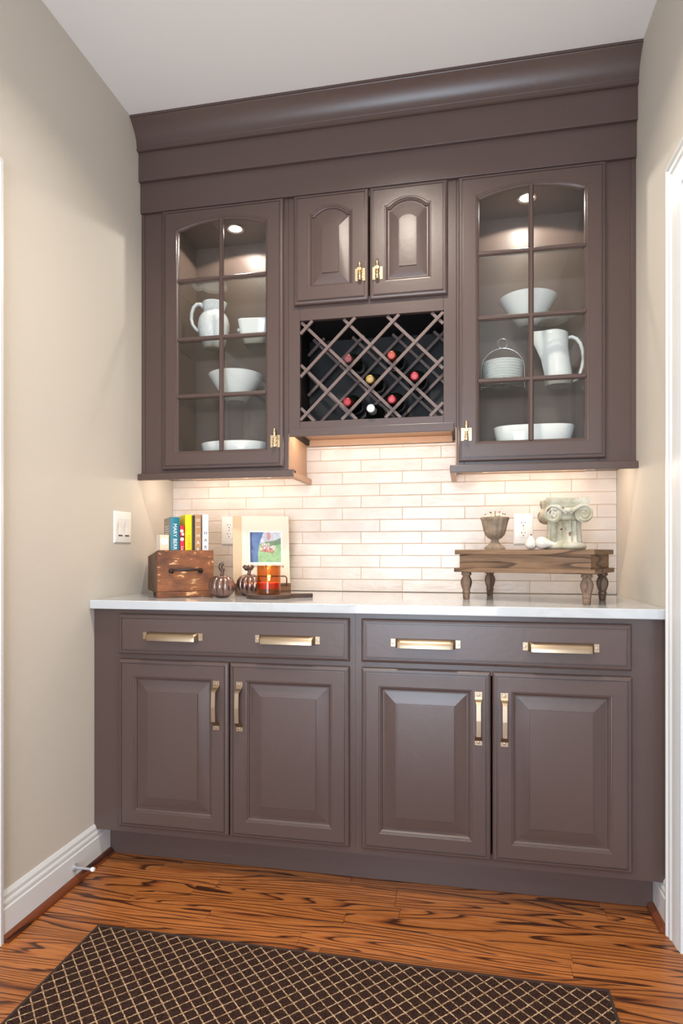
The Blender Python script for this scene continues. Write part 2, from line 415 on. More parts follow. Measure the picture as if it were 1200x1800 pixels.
# ------------------------------------------------------------------ cabinet pieces
def rloop(x0, x1, z0, z1, y, arch=0, sh=.0, n=16):
    top = [(x1, z1)]
    xm = (x0 + x1) / 2; hw = (x1 - x0) / 2 - sh
    for i in range(n + 1):
        u = 1 - 2 * i / n
        if arch:
            Rr = (hw * hw + arch * arch) / (2 * arch); zz = z1 + math.sqrt(max(Rr * Rr - (u * hw) ** 2, 0)) - (Rr - arch)
        else: zz = z1
        top.append((xm + u * hw, zz))
    top.append((x0, z1))
    return [(x0, y, z0), (x1, y, z0)] + [(x, y, z) for x, z in top]
def door_frame(x0, x1, z0, z1, op, yf, th=.02, arch=0, sh=0, rabbet=.014):
    """door with edge profile and a moulded opening op=(x0,x1,z0,z1)"""
    a = lambda i, d: rloop(x0 + i, x1 - i, z0 + i, z1 - i, yf + d, 0, sh)
    b = lambda i, d: rloop(op[0] + i, op[1] - i, op[2] + i, op[3] - i, yf + d, arch, sh)
    L = [a(0, th), a(0, .008), a(.0015, .0055), a(.004, .0035), a(.009, .0022), a(.0112, .0022), a(.0115, .0052), a(.014, .0052), a(.0143, .0014), a(.0165, .0012), a(.0168, .0), a(.019, 0),
         b(-.0005, 0), b(.0005, .0016), b(.0045, .0022), b(.005, .0045), b(.0105, .0085), b(.012, rabbet), b(.012, th)]
    return G().loops(L, ring=True)
def raised_panel(op, yf, arch=0, sh=0):
    b = lambda i, d: rloop(op[0] + i, op[1] - i, op[2] + i, op[3] - i, yf + d, arch * max(.2, 1 - i * 9) if i > .02 else arch, sh * (1 if i < .02 else .0) )
    return G().loops([b(.0115, .018), b(.0115, .0125), b(.016, .0125), b(.05, .0052), b(.0525, .005), b(.0528, .0020), b(.056, .0018)])
def bar_pull(parent, x, z0, z1, yf):
    g = G(); w = .0072; out = .026
    g.box(x - .0115, x + .0115, yf - .0025, yf, z1 - .019, z1); g.box(x - .0115, x + .0115, yf - .0025, yf, z0, z0 + .019)
    za, zb = z1 - .019, z0 + .019
    prof = [(za + .003, yf - .0015, .0112), (za - .004, yf - .009, .0108), (za - .01, yf - .02, .0085), (za - .014, yf - out, w), ((za + zb) / 2, yf - out - .002, w), (zb + .014, yf - out, w), (zb + .01, yf - .02, .0085), (zb + .004, yf - .009, .0108), (zb - .003, yf - .0015, .0112)]
    L = []
    for i, (z, yy, hw) in enumerate(prof):
        p0 = prof[max(i - 1, 0)]; p1 = prof[min(i + 1, len(prof) - 1)]
        t = Vector((p1[1] - p0[1], p1[0] - p0[0])).normalized(); nn = Vector((-t.y, t.x)) * .0028
        L.append([(x - hw, yy + nn.x, z + nn.y), (x + hw, yy + nn.x, z + nn.y), (x + hw, yy - nn.x, z - nn.y), (x - hw, yy - nn.x, z - nn.y)])
    g.loops(L)
    for zz in (z1 - .0095, z0 + .0095): g.lathe([(.0045, yf - .0025), (.0042, yf - .0042), (.001, yf - .0046)], 12, (x, 0, zz), 'y')
    return g.build('handle', 'champagne', parent, bevel=.0006, seg=1)
def cup_pull(parent, x0, x1, zc, yf):
    g = G(); h = .0135
    for a in (x0, x1 - .019):
        g.box(a, a + .019, yf - .0025, yf, zc - .012, zc + .012)
        g.lathe([(.0045, yf - .0025), (.0042, yf - .0044), (.001, yf - .0048)], 12, (a + (.006 if a == x0 else .013), 0, zc), 'y')
    xs = [(x0 + .014, .12), (x0 + .0165, .55), (x0 + .022, .9), (x0 + .032, 1)]
    xs += [(x0 + x1 - a, s) for a, s in xs[::-1]]
    L = []
    for x, s in xs:
        outer = [(yf - .026 * s * math.sin(t), zc - h + 2 * h * (math.cos(t) ** .8) if math.cos(t) > 1e-6 else zc - h) for t in [i * PI / 16 for i in range(9)]]
        inner = [(yf - (.026 * s - .002 * s) * math.sin(t), zc - h + (2 * h - .002) * (max(math.cos(t), 0) ** .8)) for t in [i * PI / 16 for i in range(9)]][::-1]
        L.append([(x, yy, zz) for yy, zz in outer + inner])
    g.loops(L)
    return g.build('handle', 'champagne', parent, smooth=35)
def latch(parent, x, z0, yf, flip=1):
    """cupboard turn latch: two screwed plates, barrel, collar and pointed thumb lever"""
    g = G()
    g.box(x - .0185, x - .0085, yf - .002, yf, z0, z0 + .046); g.box(x + .0085, x + .0185, yf - .002, yf, z0, z0 + .046)
    g.box(x - .0085, x + .0085, yf - .0012, yf, z0 + .001, z0 + .045)
    for sx in (-.0135, .0135):
        for zz in (.006, .023, .04): g.lathe([(.0023, yf - .002), (.002, yf - .0032), (.0005, yf - .0034)], 8, (x + sx, 0, z0 + zz), 'y')
    yb = yf - .009
    g.lathe([(.0001, -.001), (.0078, -.001), (.0082, 0), (.0082, .013), (.0075, .0145), (.006, .0148), (.006, .019), (.0085, .0195), (.0085, .0235), (.0055, .0245), (.0055, .031), (.0092, .032), (.0096, .036), (.0092, .0405), (.005, .042)], 16, (x, yb, z0 + .001))
    g.lathe([(.0046, .040), (.005, .046), (.0066, .052), (.0062, .058), (.0042, .066), (.0016, .072), (.0002, .073)], 16, (x, yb - .003, z0))
    g.box(x - .0075, x + .0075, yb - .014, yb, z0 + .031, z0 + .041)
    return g.build('latch', 'gold', parent, smooth=35)

# ------------------------------------------------------------------ base cabinets
YB = -.602; YD = YB - .02; ZB = .1164; CT = .914; CB = .884
def base_unit(x0, x1, label, drawer, d1, d2, sx0, sx1):
    t = thing('base_cabinet', label, 'cabinet', ((x0 + x1) / 2, YB / 2, ZB), world=True, group=None)
    b = G().box(x0, x0 + .018, YB + .02, -.003, ZB, CB - .0005).box(x1 - .018, x1, YB + .02, -.003, ZB, CB - .0005).box(x0 + .018, x1 - .018, YB + .02, -.003, ZB, ZB + .018).box(x0 + .018, x1 - .018, -.012, -.003, ZB + .018, CB - .0005)
    b.build('body', 'paint', t)
    f = G(); a0 = drawer[0] + .012; a1 = drawer[1] - .012
    f.box(x0, a0, YB, YB + .02, ZB, CB - .0005).box(a1, x1, YB, YB + .02, ZB, CB - .0005)
    f.box(a0, a1, YB, YB + .02, ZB, .152).box(a0, a1, YB, YB + .02, .70, .744).box(a0, a1, YB, YB + .02, .855, CB - .0005)
    f.build('face_frame', 'paint', t)
    a = lambda i, d: rloop(drawer[0] + i, drawer[1] - i, .731 + i, .867 - i, YD + d, 0, 0, 2)
    dr = G().loops([a(0, .0195), a(0, .008), a(.0015, .0055), a(.004, .0035), a(.009, .0022), a(.0122, .0022), a(.0125, .0052), a(.015, .0052), a(.0153, .0014), a(.018, .0012), a(.0183, .0), a(.021, 0)]).build('drawer', 'paint', t, smooth=12)
    for p in drawer[2]: cup_pull(dr, p[0], p[1], .796, YD)
    for dd in (d1, d2):
        op = (dd[0] + .0555, dd[1] - .0555, .195, .657)
        o = door_frame(dd[0], dd[1], .140, .713, op, YD, .0195).build('door', 'paint', t, smooth=12)
        raised_panel(op, YD).build('panel', 'paint', o, smooth=12)
        bar_pull(o, dd[2], .4905, .653, YD)
    return t
base_unit(.0005, .923, 'brown base cabinet with raised-panel doors standing below the wooden crate', (.102, .905, ((.197, .412), (.595, .811))), (.102, .5005, .460), (.5045, .905, .5405), 0, 0)
base_unit(.9235, 1.8395, 'brown base cabinet with raised-panel doors standing below the rustic riser', (.944, 1.743, ((1.039, 1.252), (1.436, 1.652))), (.945, 1.3425, 1.306), (1.348, 1.7445, 1.3825), 0, 0)
o = box('toe_kick', 'paint', None, .0155, W - .0155, -.527, -.51, .0006, ZB - .0005, .001)
tag(o, 'long brown toe kick board under the base cabinets', 'toe kick')
ct = G().box(.0005, W - .0005, -.631, -.0072, CB, CT).build('countertop', 'quartz', bevel=.003)
tag(ct, 'polished white quartz countertop spanning both base cabinets', 'countertop')

# ------------------------------------------------------------------ upper cabinets
YU = -.275; YUD = -.295; UB, UT = 1.392, 2.46
def shelf(parent, x0, x1, z):
    g = G(); y0, y1 = -.262, -.012
    g.mi = 0; b = len(g.v)
    g.box(x0, x1, y0, y1, z - .006, z)
    g.m = [0, 0, 1, 1, 1, 1]
    return g.build('glass_shelf', ['shelf_glass', 'shelf_edge'], parent)
def glass_cabinet(x0, x1, side, dx, op, latx, label, puck, plabel):
    """side=-1: against the left wall, +1: against the right wall"""
    t = thing('glass_door_cabinet', label, 'cabinet', ((x0 + x1) / 2, -.14, UB), world=True)
    T = .018
    ix0 = dx[0] + .02 if side < 0 else x0 + T
    ix1 = x1 - T if side < 0 else dx[1] - .02
    box('side_panel', 'paint_inside', t, x0, ix0, YU + .02, -.0095, UB, UT)
    box('side_panel', 'paint_inside', t, ix1, x1, YU + .02, -.0095, UB, UT)
    box('back_panel', 'paint_inside', t, ix0, ix1, -.018, -.0095, UB, UT)
    box('bottom_panel', 'paint_inside', t, ix0, ix1, YU + .02, -.018, UB, UB + .018)
    box('top_panel', 'paint_inside', t, ix0, ix1, YU + .02, -.018, 2.40, UT)
    f = G(); a0, a1 = dx[0] + .02, dx[1] - .02
    f.box(x0, a0, YU, YU + .02, UB, UT).box(a1, x1, YU, YU + .02, UB, UT).box(a0, a1, YU, YU + .02, UB, 1.432).box(a0, a1, YU, YU + .02, 2.392, UT)
    f.build('face_frame', 'paint', t, bevel=.001, seg=1)
    # thin scribe strip at the wall
    if side < 0: box('scribe_strip', 'paint', t, x0, x0 + .014, YU - .005, YU, UB, 2.424, .001)
    else: box('scribe_strip', 'paint', t, x1 - .015, x1, YU - .005, YU, UB, 2.424, .001)
    # light rail along the bottom with a return to the wall
    r = G()
    xa, xb = (x0, .632) if side < 0 else (1.2135, x1)
    r.box(xa, xb, -.311, -.288, 1.3625, 1.3865)
    if side < 0:
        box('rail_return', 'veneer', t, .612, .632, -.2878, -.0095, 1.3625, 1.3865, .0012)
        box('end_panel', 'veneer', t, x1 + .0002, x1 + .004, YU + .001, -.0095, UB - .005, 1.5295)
    else:
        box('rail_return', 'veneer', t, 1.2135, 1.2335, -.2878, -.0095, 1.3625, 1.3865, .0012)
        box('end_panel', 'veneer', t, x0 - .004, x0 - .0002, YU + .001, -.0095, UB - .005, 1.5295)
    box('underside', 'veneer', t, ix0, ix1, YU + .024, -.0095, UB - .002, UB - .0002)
    r.box(xa, xb, -.288, -.255, 1.380, UB - .0002)
    r.build('light_rail', 'paint', t, bevel=.0015)
    # arched glass door
    ar, sh = .030, .006
    d = door_frame(dx[0], dx[1], 1.403, 2.4225, op, YUD, .0195, ar, sh, .013).build('door', 'paint', t, smooth=12)
    xm = (op[0] + op[1]) / 2; mz = (1.6885, 1.912, 2.142)
    def munt_v(z0, z1): G().prism([(xm - .009, YUD + .013), (xm - .009, YUD + .008), (xm - .004, YUD + .002), (xm + .004, YUD + .002), (xm + .009, YUD + .008), (xm + .009, YUD + .013)], 'z', z0, z1).build('muntin', 'paint', d)
    munt_v(op[2] + .009, op[3] + ar - .009)
    for z in mz: G().prism([(YUD + .0128, z - .0088), (YUD + .0085, z - .0088), (YUD + .0027, z - .0042), (YUD + .0027, z + .0042), (YUD + .0085, z + .0088), (YUD + .0128, z + .0088)], 'x', op[0] + .009, op[1] - .009).build('muntin', 'paint', d)
    zz = [op[2] + .006] + list(mz) + [op[3] + .006]
    for i in range(4):
        for (a, b2, k) in ((op[0] + .006, xm, 0), (xm, op[1] - .006, 1)):
            g = G()
            if i < 3: g.box(a, b2, YUD + .0135, YUD + .0165, zz[i], zz[i + 1])
            else:
                lp = rloop(op[0] + .006, op[1] - .006, op[2], op[3] - .006, 0, ar, sh)[2:]
                top = [(x, z) for x, _, z in lp if a - 1e-6 <= x <= b2 + 1e-6]
                poly = [(a, zz[3]), (b2, zz[3])] + top
                g.prism(poly, 'y', YUD + .0135, YUD + .0165)
            g.build('glass_pane', 'pane_glass', d)
    latch(d, latx, 1.476, YUD)
    for z in (1.692, 1.916, 2.1445): shelf(t, ix0 + .001, ix1 - .001, z)
    # shelf pins
    for z in (1.692, 1.916, 2.1445):
        for xx, s in ((ix0, 1), (ix1, -1)):
            for yy in (-.04, -.22):
                g = G().lathe([(.003, 0), (.003, s * .008), (.0005, s * .0085)], 8, (xx, yy, z - .0095), 'x')
                g.build('shelf_pin', 'nickel', t)
    p = thing('puck_light', plabel, 'cabinet light', (puck[0], puck[1], 2.40), group=None)
    G().lathe([(.026, -.0005), (.037, -.0005), (.037, -.003), (.034, -.006), (.026, -.004)], 32, cap0=False, cap1=False).build('trim_ring', 'nickel', p, smooth=30)
    G().lathe([(0, -.001), (.026, -.001), (.026, -.0025), (0, -.0025)], 24, cap0=False, cap1=False).build('lens', 'lamp_lens', p)
    lamp('puck_lamp', 'SPOT', (0, 0, -.008), (0, 0, 0), 7, (1, .93, .84), p, spot_size=R(153), spot_blend=.08, shadow_soft_size=.016)
    return t
glass_cabinet(.0005, .607, -1, (.095, .5905), (.151, .531, 1.463, 2.349), .561, 'brown wall cabinet with arched glass door holding an embossed white pitcher', (.348, -.155), 'round puck light in the cabinet holding the embossed white pitcher')
glass_cabinet(1.2365, 1.8395, 1, (1.244, 1.7415), (1.304, 1.684, 1.463, 2.349), 1.271, 'brown wall cabinet with arched glass door holding a stack of white plates', (1.492, -.155), 'round puck light in the cabinet holding the stacked plates')

# centre unit: arched doors over a wine lattice
cx0, cx1 = .6075, 1.236
t = thing('wine_rack_cabinet', 'brown wall cabinet with two arched doors above a diagonal wine rack', 'cabinet', (.92, -.14, 1.53), world=True)
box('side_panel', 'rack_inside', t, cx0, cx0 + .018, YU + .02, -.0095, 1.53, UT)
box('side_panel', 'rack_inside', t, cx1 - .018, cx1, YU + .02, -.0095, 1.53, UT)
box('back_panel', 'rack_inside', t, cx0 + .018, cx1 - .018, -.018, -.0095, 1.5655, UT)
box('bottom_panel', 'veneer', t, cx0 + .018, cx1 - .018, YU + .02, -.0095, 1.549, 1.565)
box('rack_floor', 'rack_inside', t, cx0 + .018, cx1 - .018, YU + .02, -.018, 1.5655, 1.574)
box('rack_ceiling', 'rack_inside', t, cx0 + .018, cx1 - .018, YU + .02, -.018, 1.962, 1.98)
f = G().box(cx0, .652, YU, YU + .02, 1.53, UT).box(1.19, cx1, YU, YU + .02, 1.53, UT)
f.box(.652, 1.19, YU, YU + .02, 1.53, 1.574).box(.652, 1.19, YU, YU + .02, 1.956, 2.03).box(.652, 1.19, YU, YU + .02, 2.40, UT)
f.build('face_frame', 'paint', t, bevel=.001, seg=1)
box('bottom_rail', 'paint', t, .613, 1.227, -.288, YU, 1.516, 1.546, .0015)
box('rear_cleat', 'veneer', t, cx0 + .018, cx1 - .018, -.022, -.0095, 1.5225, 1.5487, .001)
for (a, b2, o_, lx) in ((.633, .9165, (.689, .858), .887), (.9215, 1.204, (.977, 1.1465), .952)):
    op = (o_[0], o_[1], 2.07, 2.347)
    d = door_frame(a, b2, 2.010, 2.4225, op, YUD, .0195, .028, .012).build('door', 'paint', t, smooth=12)
    raised_panel(op, YUD, .028, .012).build('panel', 'paint', d, smooth=12)
    latch(d, lx, 2.079, YUD)
def lattice(y0, y1, y2, lo, hi):
    hw = .0055
    X0, X1, Z0, Z1 = lo[0], hi[0], lo[1], hi[1]
    px, pz, p = .6775, 1.9315, .164
    for s, ya, yb in ((1, y0, y1), (-1, y1, y2)):          # s=+1 rises to the right
        for k in range(-8, 9):
            c0 = (pz - s * px) + k * p                      # z = s*x + c0
            pts = []
            for x in (X0, X1):
                z = s * x + c0
                if Z0 <= z <= Z1: pts.append((x, z))
            for z in (Z0, Z1):
                x = s * (z - c0)
                if X0 < x < X1: pts.append((x, z))
            if len(pts) < 2: continue
            (xa, za), (xb, zb) = min(pts), max(pts)
            if xb - xa < .015: continue
            q = hw / math.sqrt(2)
            G().prism([(xa - q * s, za + q), (xa + q * s, za - q), (xb + q * s, zb - q), (xb - q * s, zb + q)], 'y', ya, yb).build('lattice_bar', 'rack_bar', t)
lattice(-.274, -.265, -.2555, (.6535, 1.5755), (1.1885, 1.9545))
lattice(-.075, -.066, -.057, (.633, 1.572), (1.212, 1.956))

# cornice: two stepped frieze boards and a cove crown
t = thing('cornice', 'tall stepped brown cornice with cove crown above the wall cabinets', 'molding', (.92, -.15, 2.4245), world=True)
box('frieze_board', 'paint', t, .0005, W - .0005, -.2895, YU - .0005, 2.4245, 2.545, .001)
box('frieze_board', 'paint', t, .0005, W - .0005, -.304, YU - .0005, 2.5425, 2.665, .001)
t.children[1].location = (0, 0, 0)
pr = [(-.27, 2.655), (-.313, 2.655), (-.318, 2.6575), (-.3185, 2.665), (-.3145, 2.6675), (-.3145, 2.671), (-.3165, 2.673)]
for i in range(9):
    a = i / 8
    pr.append((-.3175 - .046 * (a ** 1.9), 2.6745 + .075 * a))
pr += [(-.3645, 2.7505), (-.3655, 2.7525), (-.3695, 2.7530), (-.3695, CEIL - .0005), (-.27, CEIL - .0005)]
G().prism(pr, 'x', .0005, W - .0005).build('crown_molding', 'paint', t, smooth=25)

# under-cabinet light bars
def bar_light(x, z, ln, label, power, yy=-.19):
    t = thing('under_cabinet_light', label, 'cabinet light', (x, yy, z - .0022))
    G().box(-ln / 2, ln / 2, -.016, .016, -.012, 0).build('housing', 'plastic_white', t, bevel=.002)
    G().box(-ln / 2 + .012, ln / 2 - .012, -.011, .011, -.0135, -.012).build('diffuser', 'strip_lens', t)
    for k in range(5): lamp('bar_lamp', 'POINT', ((k - 2) / 4 * (ln - .04), 0, -.021), (0, 0, 0), power / 5, (1, .83, .66), t, shadow_soft_size=.007)
bar_light(.31, UB, .42, 'slim light bar mounted under the cabinet above the wooden crate', 2.0)
bar_light(1.53, UB, .42, 'slim light bar mounted under the cabinet above the rustic riser', 2.0)
bar_light(.92, 1.549, .54, 'slim light bar mounted under the wine rack cabinet', 2.2, -.21)

# ------------------------------------------------------------------ wine bottles
def bottle(x, z, foil, label):
    tip = -.302
    t = thing('wine_bottle', label, 'wine bottle', (x, tip, z), group=None)
    t.rotation_euler = (R(2.2 if foil == 'foil_white' else 8.8), 0, 0)
    prof = [(.0132, .012), (.0134, .05), (.0142, .075), (.02, .092), (.031, .106), (.0362, .122), (.0372, .135), (.0372, .272), (.034, .279), (.015, .275), (.0002, .268)]
    G().lathe(prof, 28, axis='y').build('glass_body', 'bottle_glass', t, smooth=50)
    c = [(.0002, .0006), (.0095, .0003), (.0125, .0004), (.0148, .002), (.0152, .004), (.0152, .016), (.0145, .018), (.0146, .062), (.0138, .062)]
    fo = G().lathe(c, 24, axis='y').build('foil_capsule', foil, t, smooth=40)
    G().lathe([(.0066, .0002), (.007, -.0006), (.0078, -.0006), (.0082, .0003)], 20, axis='y').build('stamped_ring', foil, fo, smooth=40)
bottle(.8412, 1.7945, 'foil_plum', 'wine bottle with dusky pink foil cap in the lattice')
bottle(1.003, 1.797, 'foil_rust', 'wine bottle with orange-red foil cap, highest in the lattice')
bottle(.9235, 1.714, 'foil_gold', 'wine bottle with gold foil cap in the lattice')
bottle(1.087, 1.716, 'foil_red', 'wine bottle with bright red foil cap beside the gold-capped one')
bottle(.8385, 1.634, 'foil_red', 'red-capped wine bottle below the dusky pink-capped one')
bottle(1.004, 1.6355, 'foil_red', 'red-capped wine bottle directly below the orange-red capped one')
bottle(.927, 1.6065, 'foil_white', 'wine bottle with plain white cap lowest in the lattice')

# ------------------------------------------------------------------ dishes behind the glass
S1, S2, S3 = 1.692, 1.916, 2.1445
CF = UB + .018
def pitcher_embossed():
    t = thing('pitcher', 'embossed white ceramic pitcher with wide neck on a glass shelf', 'pitcher', (.246, -.135, S2 + .0005), R(8))
    pr = [(.0002, .002), (.036, 0), (.041, .003), (.043, .01), (.05, .03), (.058, .055), (.0645, .085), (.065, .105), (.061, .125), (.052, .142), (.044, .151), (.0415, .157), (.043, .17), (.046, .187), (.047, .191), (.0455, .193), (.0435, .19), (.04, .165), (.039, .152), (.05, .138), (.058, .115), (.06, .09), (.05, .04), (.0002, .012)]
    def fl(a, h):
        s = 1
        if h > .15: s += .22 * max(0, math.cos(a)) ** 8 * min(1, (h - .15) / .04)
        elif .03 < h < .14: s += .012 * math.sin(9 * a) * math.sin(h * 180)
        return s
    G().lathe(pr, 56, fl=fl).build('body', 'ceramic_emboss', t, smooth=60)
    path = [(-.043, 0, .178), (-.055, 0, .189), (-.07, 0, .19), (-.084, 0, .178), (-.092, 0, .155), (-.094, 0, .128), (-.088, 0, .105), (-.075, 0, .088), (-.062, 0, .078)]
    G().tube(path, [.008, .008, .0075, .0075, .0075, .0075, .007, .007, .008], 12, flat=1.3).build('handle', 'ceramic', t, smooth=60)
pitcher_embossed()
def rrect(w, d, r, z, n=6):
    o = []
    for cx, cy, a0 in ((w / 2 - r, d / 2 - r, 0), (-w / 2 + r, d / 2 - r, 90), (-w / 2 + r, -d / 2 + r, 180), (w / 2 - r, -d / 2 + r, 270)):
        for i in range(n + 1):
            a = R(a0 + 90 * i / n); o.append((cx + r * math.cos(a), cy + r * math.sin(a), z))
    return o
def square_dish(t, name, rows, inner, mat='ceramic'):
    L = [rrect(w, d, r, z) for w, d, r, z in rows + inner]
    G().loops(L).build(name, mat, t, smooth=50)
t = thing('baking_dish', 'small square white baking dish with ear handle beside the embossed pitcher', 'dish', (.434, -.14, S2 + .0005), R(6))
square_dish(t, 'body', [(.08, .08, .012, .004), (.084, .084, .014, 0), (.092, .092, .016, .004), (.118, .118, .02, .045), (.13, .13, .02, .088), (.132, .132, .02, .092)], [(.13, .13, .02, .094), (.122, .122, .018, .09), (.108, .108, .016, .045), (.08, .08, .014, .01)])
for s in (-1, 1): G().tube([(s * .058, -.022, .062), (s * .071, -.018, .064), (s * .074, 0, .065), (s * .071, .018, .064), (s * .058, .022, .062)], .006, 10).build('ear_handle', 'ceramic', t, smooth=60)
def round_bowl(name, label, loc, prof):
    o = G().lathe(prof, 56).build(name, 'ceramic', smooth=50)
    o.location = loc
    return tag(o, label, 'bowl')
def flare(rim, foot, h, th=.004, curve=.25):
    out = [(.0002, .003), (foot - .006, .003), (foot - .003, 0), (foot, .001)]
    for i in range(1, 9):
        a = i / 8; out.append((foot + (rim - foot) * (a * (1 - curve) + curve * math.sqrt(a)), .004 + (h - .004) * a))
    inn = [(r - th, z + (.0 if i else .001)) for i, (r, z) in enumerate(out[:3:-1])]
    return out + [(rim - th * .4, h + .001)] + [(max(r, .001), z) for r, z in inn] + [(foot * .6, .009), (.0002, .008)]
round_bowl('flared_bowl', 'flared white bowl on the glass shelf below the embossed pitcher', (.347, -.142, S1 + .0005), flare(.112, .04, .108))
round_bowl('flared_bowl', 'flared white bowl on the glass shelf above the stacked plates', (1.497, -.148, S2 + .0005), flare(.105, .03, .104))
def oval_bowl(name, label, loc, w, d, h, k):
    L = []
    for sc_, z in ((.66, .003), (.68, 0), (.74, .004), (.86, h * .4), (.95, h * .75), (1, h), (.985, h + .002), (.97, h), (.92, h * .75), (.82, h * .4), (.7, .012)):
        l = []
        for j in range(56):
            a = 2 * PI * j / 56; ca, sa = math.cos(a), math.sin(a)
            l.append((w / 2 * sc_ * math.copysign(abs(ca) ** k, ca), d / 2 * sc_ * math.copysign(abs(sa) ** k, sa), z))
        L.append(l)
    o = G().loops(L).build(name, 'ceramic', smooth=50); o.location = loc
    return tag(o, label, 'bowl')
oval_bowl('oval_bowl', 'large oval white bowl on the cabinet floor under the flared bowl', (.345, -.145, CF + .0005), .285, .19, .108, .9)
oval_bowl('oblong_bowl', 'oblong white serving bowl on the cabinet floor under the stacked plates', (1.515, -.145, CF + .0005), .292, .17, .128, .62)
# plates in a wire carrier
pc = (1.405, -.15)
for i in range(8):
    pr = [(.0002, .002), (.035, .002), (.037, 0), (.04, .0005), (.052, .004), (.0712, .0105), (.0734, .0118), (.0734, .0128), (.071, .0128), (.05, .0068), (.04, .0042), (.0002, .0042)]
    o = G().lathe(pr, 48).build('salad_plate', 'ceramic', smooth=50); o.location = (pc[0], pc[1], S1 + .0115 + i * .0102)
    tag(o, ['lowest', 'second lowest', 'third lowest', 'fourth lowest', 'fourth from top', 'third from top', 'second from top', 'topmost'][i] + ' small white plate of the stack in the wire carrier', 'plate', 'plates stacked in the wire carrier')
t = thing('plate_carrier', 'chrome wire plate carrier with ring handle around the stacked plates', 'plate rack', (pc[0], pc[1], S1))
arc = [(-.079, 0, .004)] + [(-.079, 0, .02 + .015 * i) for i in range(4)] + [(-.079 * math.cos(a), 0, .075 + .078 * math.sin(a)) for a in [i * PI / 20 for i in range(1, 20)]] + [(.079, 0, .065 - .015 * i) for i in range(4)] + [(.079, 0, .004)]
G().tube(arc, .0016, 8).build('hoop', 'chrome', t, smooth=60)
G().tube([(.018 * math.cos(a), 0, .1705 + .018 * math.sin(a)) for a in [i * 2 * PI / 24 for i in range(24)]], .0015, 8, closed=True).build('ring_handle', 'chrome', t, smooth=60)
G().tube([(.045 * math.cos(a), .045 * math.sin(a), .0085) for a in [i * 2 * PI / 32 for i in range(32)]], .0016, 8, closed=True).build('base_ring', 'chrome', t, smooth=60)
G().tube([(-.079, 0, .0085), (0, 0, .0085), (.079, 0, .0085)], .0014, 8).tube([(0, -.079, .0085), (0, 0, .0085), (0, .06, .0085)], .0014, 8).build('cross_wire', 'chrome', t, smooth=60)
for px, py in ((-.079, 0), (.079, 0), (0, -.079)): G().lathe([(.0002, .0006), (.0025, .001), (.003, .003), (.0022, .0085)], 10, (px, py, 0)).build('foot', 'chrome', t, smooth=60)
G().tube([(0, -.079, .008), (0, -.0795, .028)], .0014, 8).build('stop_wire', 'chrome', t, smooth=60)
def pitcher_modern():
    t = thing('pitcher', 'sleek white ceramic pitcher with pointed spout beside the stacked plates', 'pitcher', (1.606, -.15, S1 + .0005), 0)
    L = []
    H = .196
    rows = [(0.004, .044, .0, 0), (0, .047, .0, 0), (.004, .05, 0, 0), (.05, .047, .0, .005), (.1, .045, -.006, .012), (.14, .046, -.012, .022), (.17, .049, -.015, .03), (H, .052, -.017, .038)]
    inn = [(H + .0015, .0505, -.017, .038), (H - .002, .0485, -.017, .037), (.14, .0425, -.012, .02), (.06, .043, 0, .004), (.012, .043, 0, 0)]
    for z, r, cx, sp in rows + inn:
        l = []
        for j in range(48):
            a = 2 * PI * j / 48
            k = max(0, -math.cos(a)) ** 5
            zz = z + (.008 * k if z > .19 else 0) - (.006 * max(0, math.cos(a)) if z > .19 else 0)
            l.append((cx + r * math.cos(a) - sp * k, r * .86 * math.sin(a) * (1 - .25 * k), zz))
        L.append(l)
    G().loops(L).build('body', 'ceramic', t, smooth=60)
    path = [(.03, 0, .176), (.046, 0, .178), (.062, 0, .17), (.076, 0, .152), (.084, 0, .125), (.086, 0, .095), (.082, 0, .065), (.074, 0, .038), (.062, 0, .018), (.046, 0, .01)]
    G().tube(path, [.006, .0065, .0068, .0068, .0068, .0068, .0066, .0064, .006, .0055], 12, flat=1.4).build('handle', 'ceramic', t, smooth=60)
pitcher_modern()

# ------------------------------------------------------------------ wall plates
def outlet(x, z, label):
    t = thing('wall_outlet', label, 'outlet', (x, -.0095, z), group='duplex outlets on the tiled wall')
    def pl(i, d, w=.075, h=.122): return [(-w / 2 + i, d, -h / 2 + i), (w / 2 - i, d, -h / 2 + i), (w / 2 - i, d, h / 2 - i), (-w / 2 + i, d, h / 2 - i)]
    G().loops([pl(0, 0), pl(.0005, -.003), pl(.004, -.0055), pl(.006, -.006)]).build('cover_plate', 'plastic_white', t, smooth=20)
    for s in (-1, 1):
        zc = s * .0195
        poly = []
        for i in range(24):
            a = 2 * PI * i / 24; poly.append((.0172 * math.cos(a), zc + max(-.0142, min(.0142, .0172 * math.sin(a)))))
        r = G().prism(poly, 'y', -.0078, -.0055).build('socket_face', 'plastic_white', t)
        G().box(-.0075, -.0052, -.0081, -.0076, zc + .001, zc + .0085).box(.0052, .0072, -.0081, -.0076, zc + .0018, zc + .008).lathe([(.0025, -.0081), (.0025, -.0076)], 12, (0, 0, zc - .0065), 'y').build('slot', 'slot_dark', r)
    G().lathe([(.003, -.0058), (.0028, -.0072), (.0005, -.0075)], 12, axis='y').build('screw', 'nickel', t)
outlet(.2665, 1.172, 'white duplex outlet on tiles between the crate books and the cookbook')
outlet(1.4925, 1.170, 'white duplex outlet on tiles behind the stone urn')
t = thing('light_switch', 'white double rocker switch plate on the beige wall beside the crate', 'light switch', (.0, -.4225, 1.172))
def pl(i, d, w=.118, h=.119): return [(d, -w / 2 + i, -h / 2 + i), (d, w / 2 - i, -h / 2 + i), (d, w / 2 - i, h / 2 - i), (d, -w / 2 + i, h / 2 - i)]
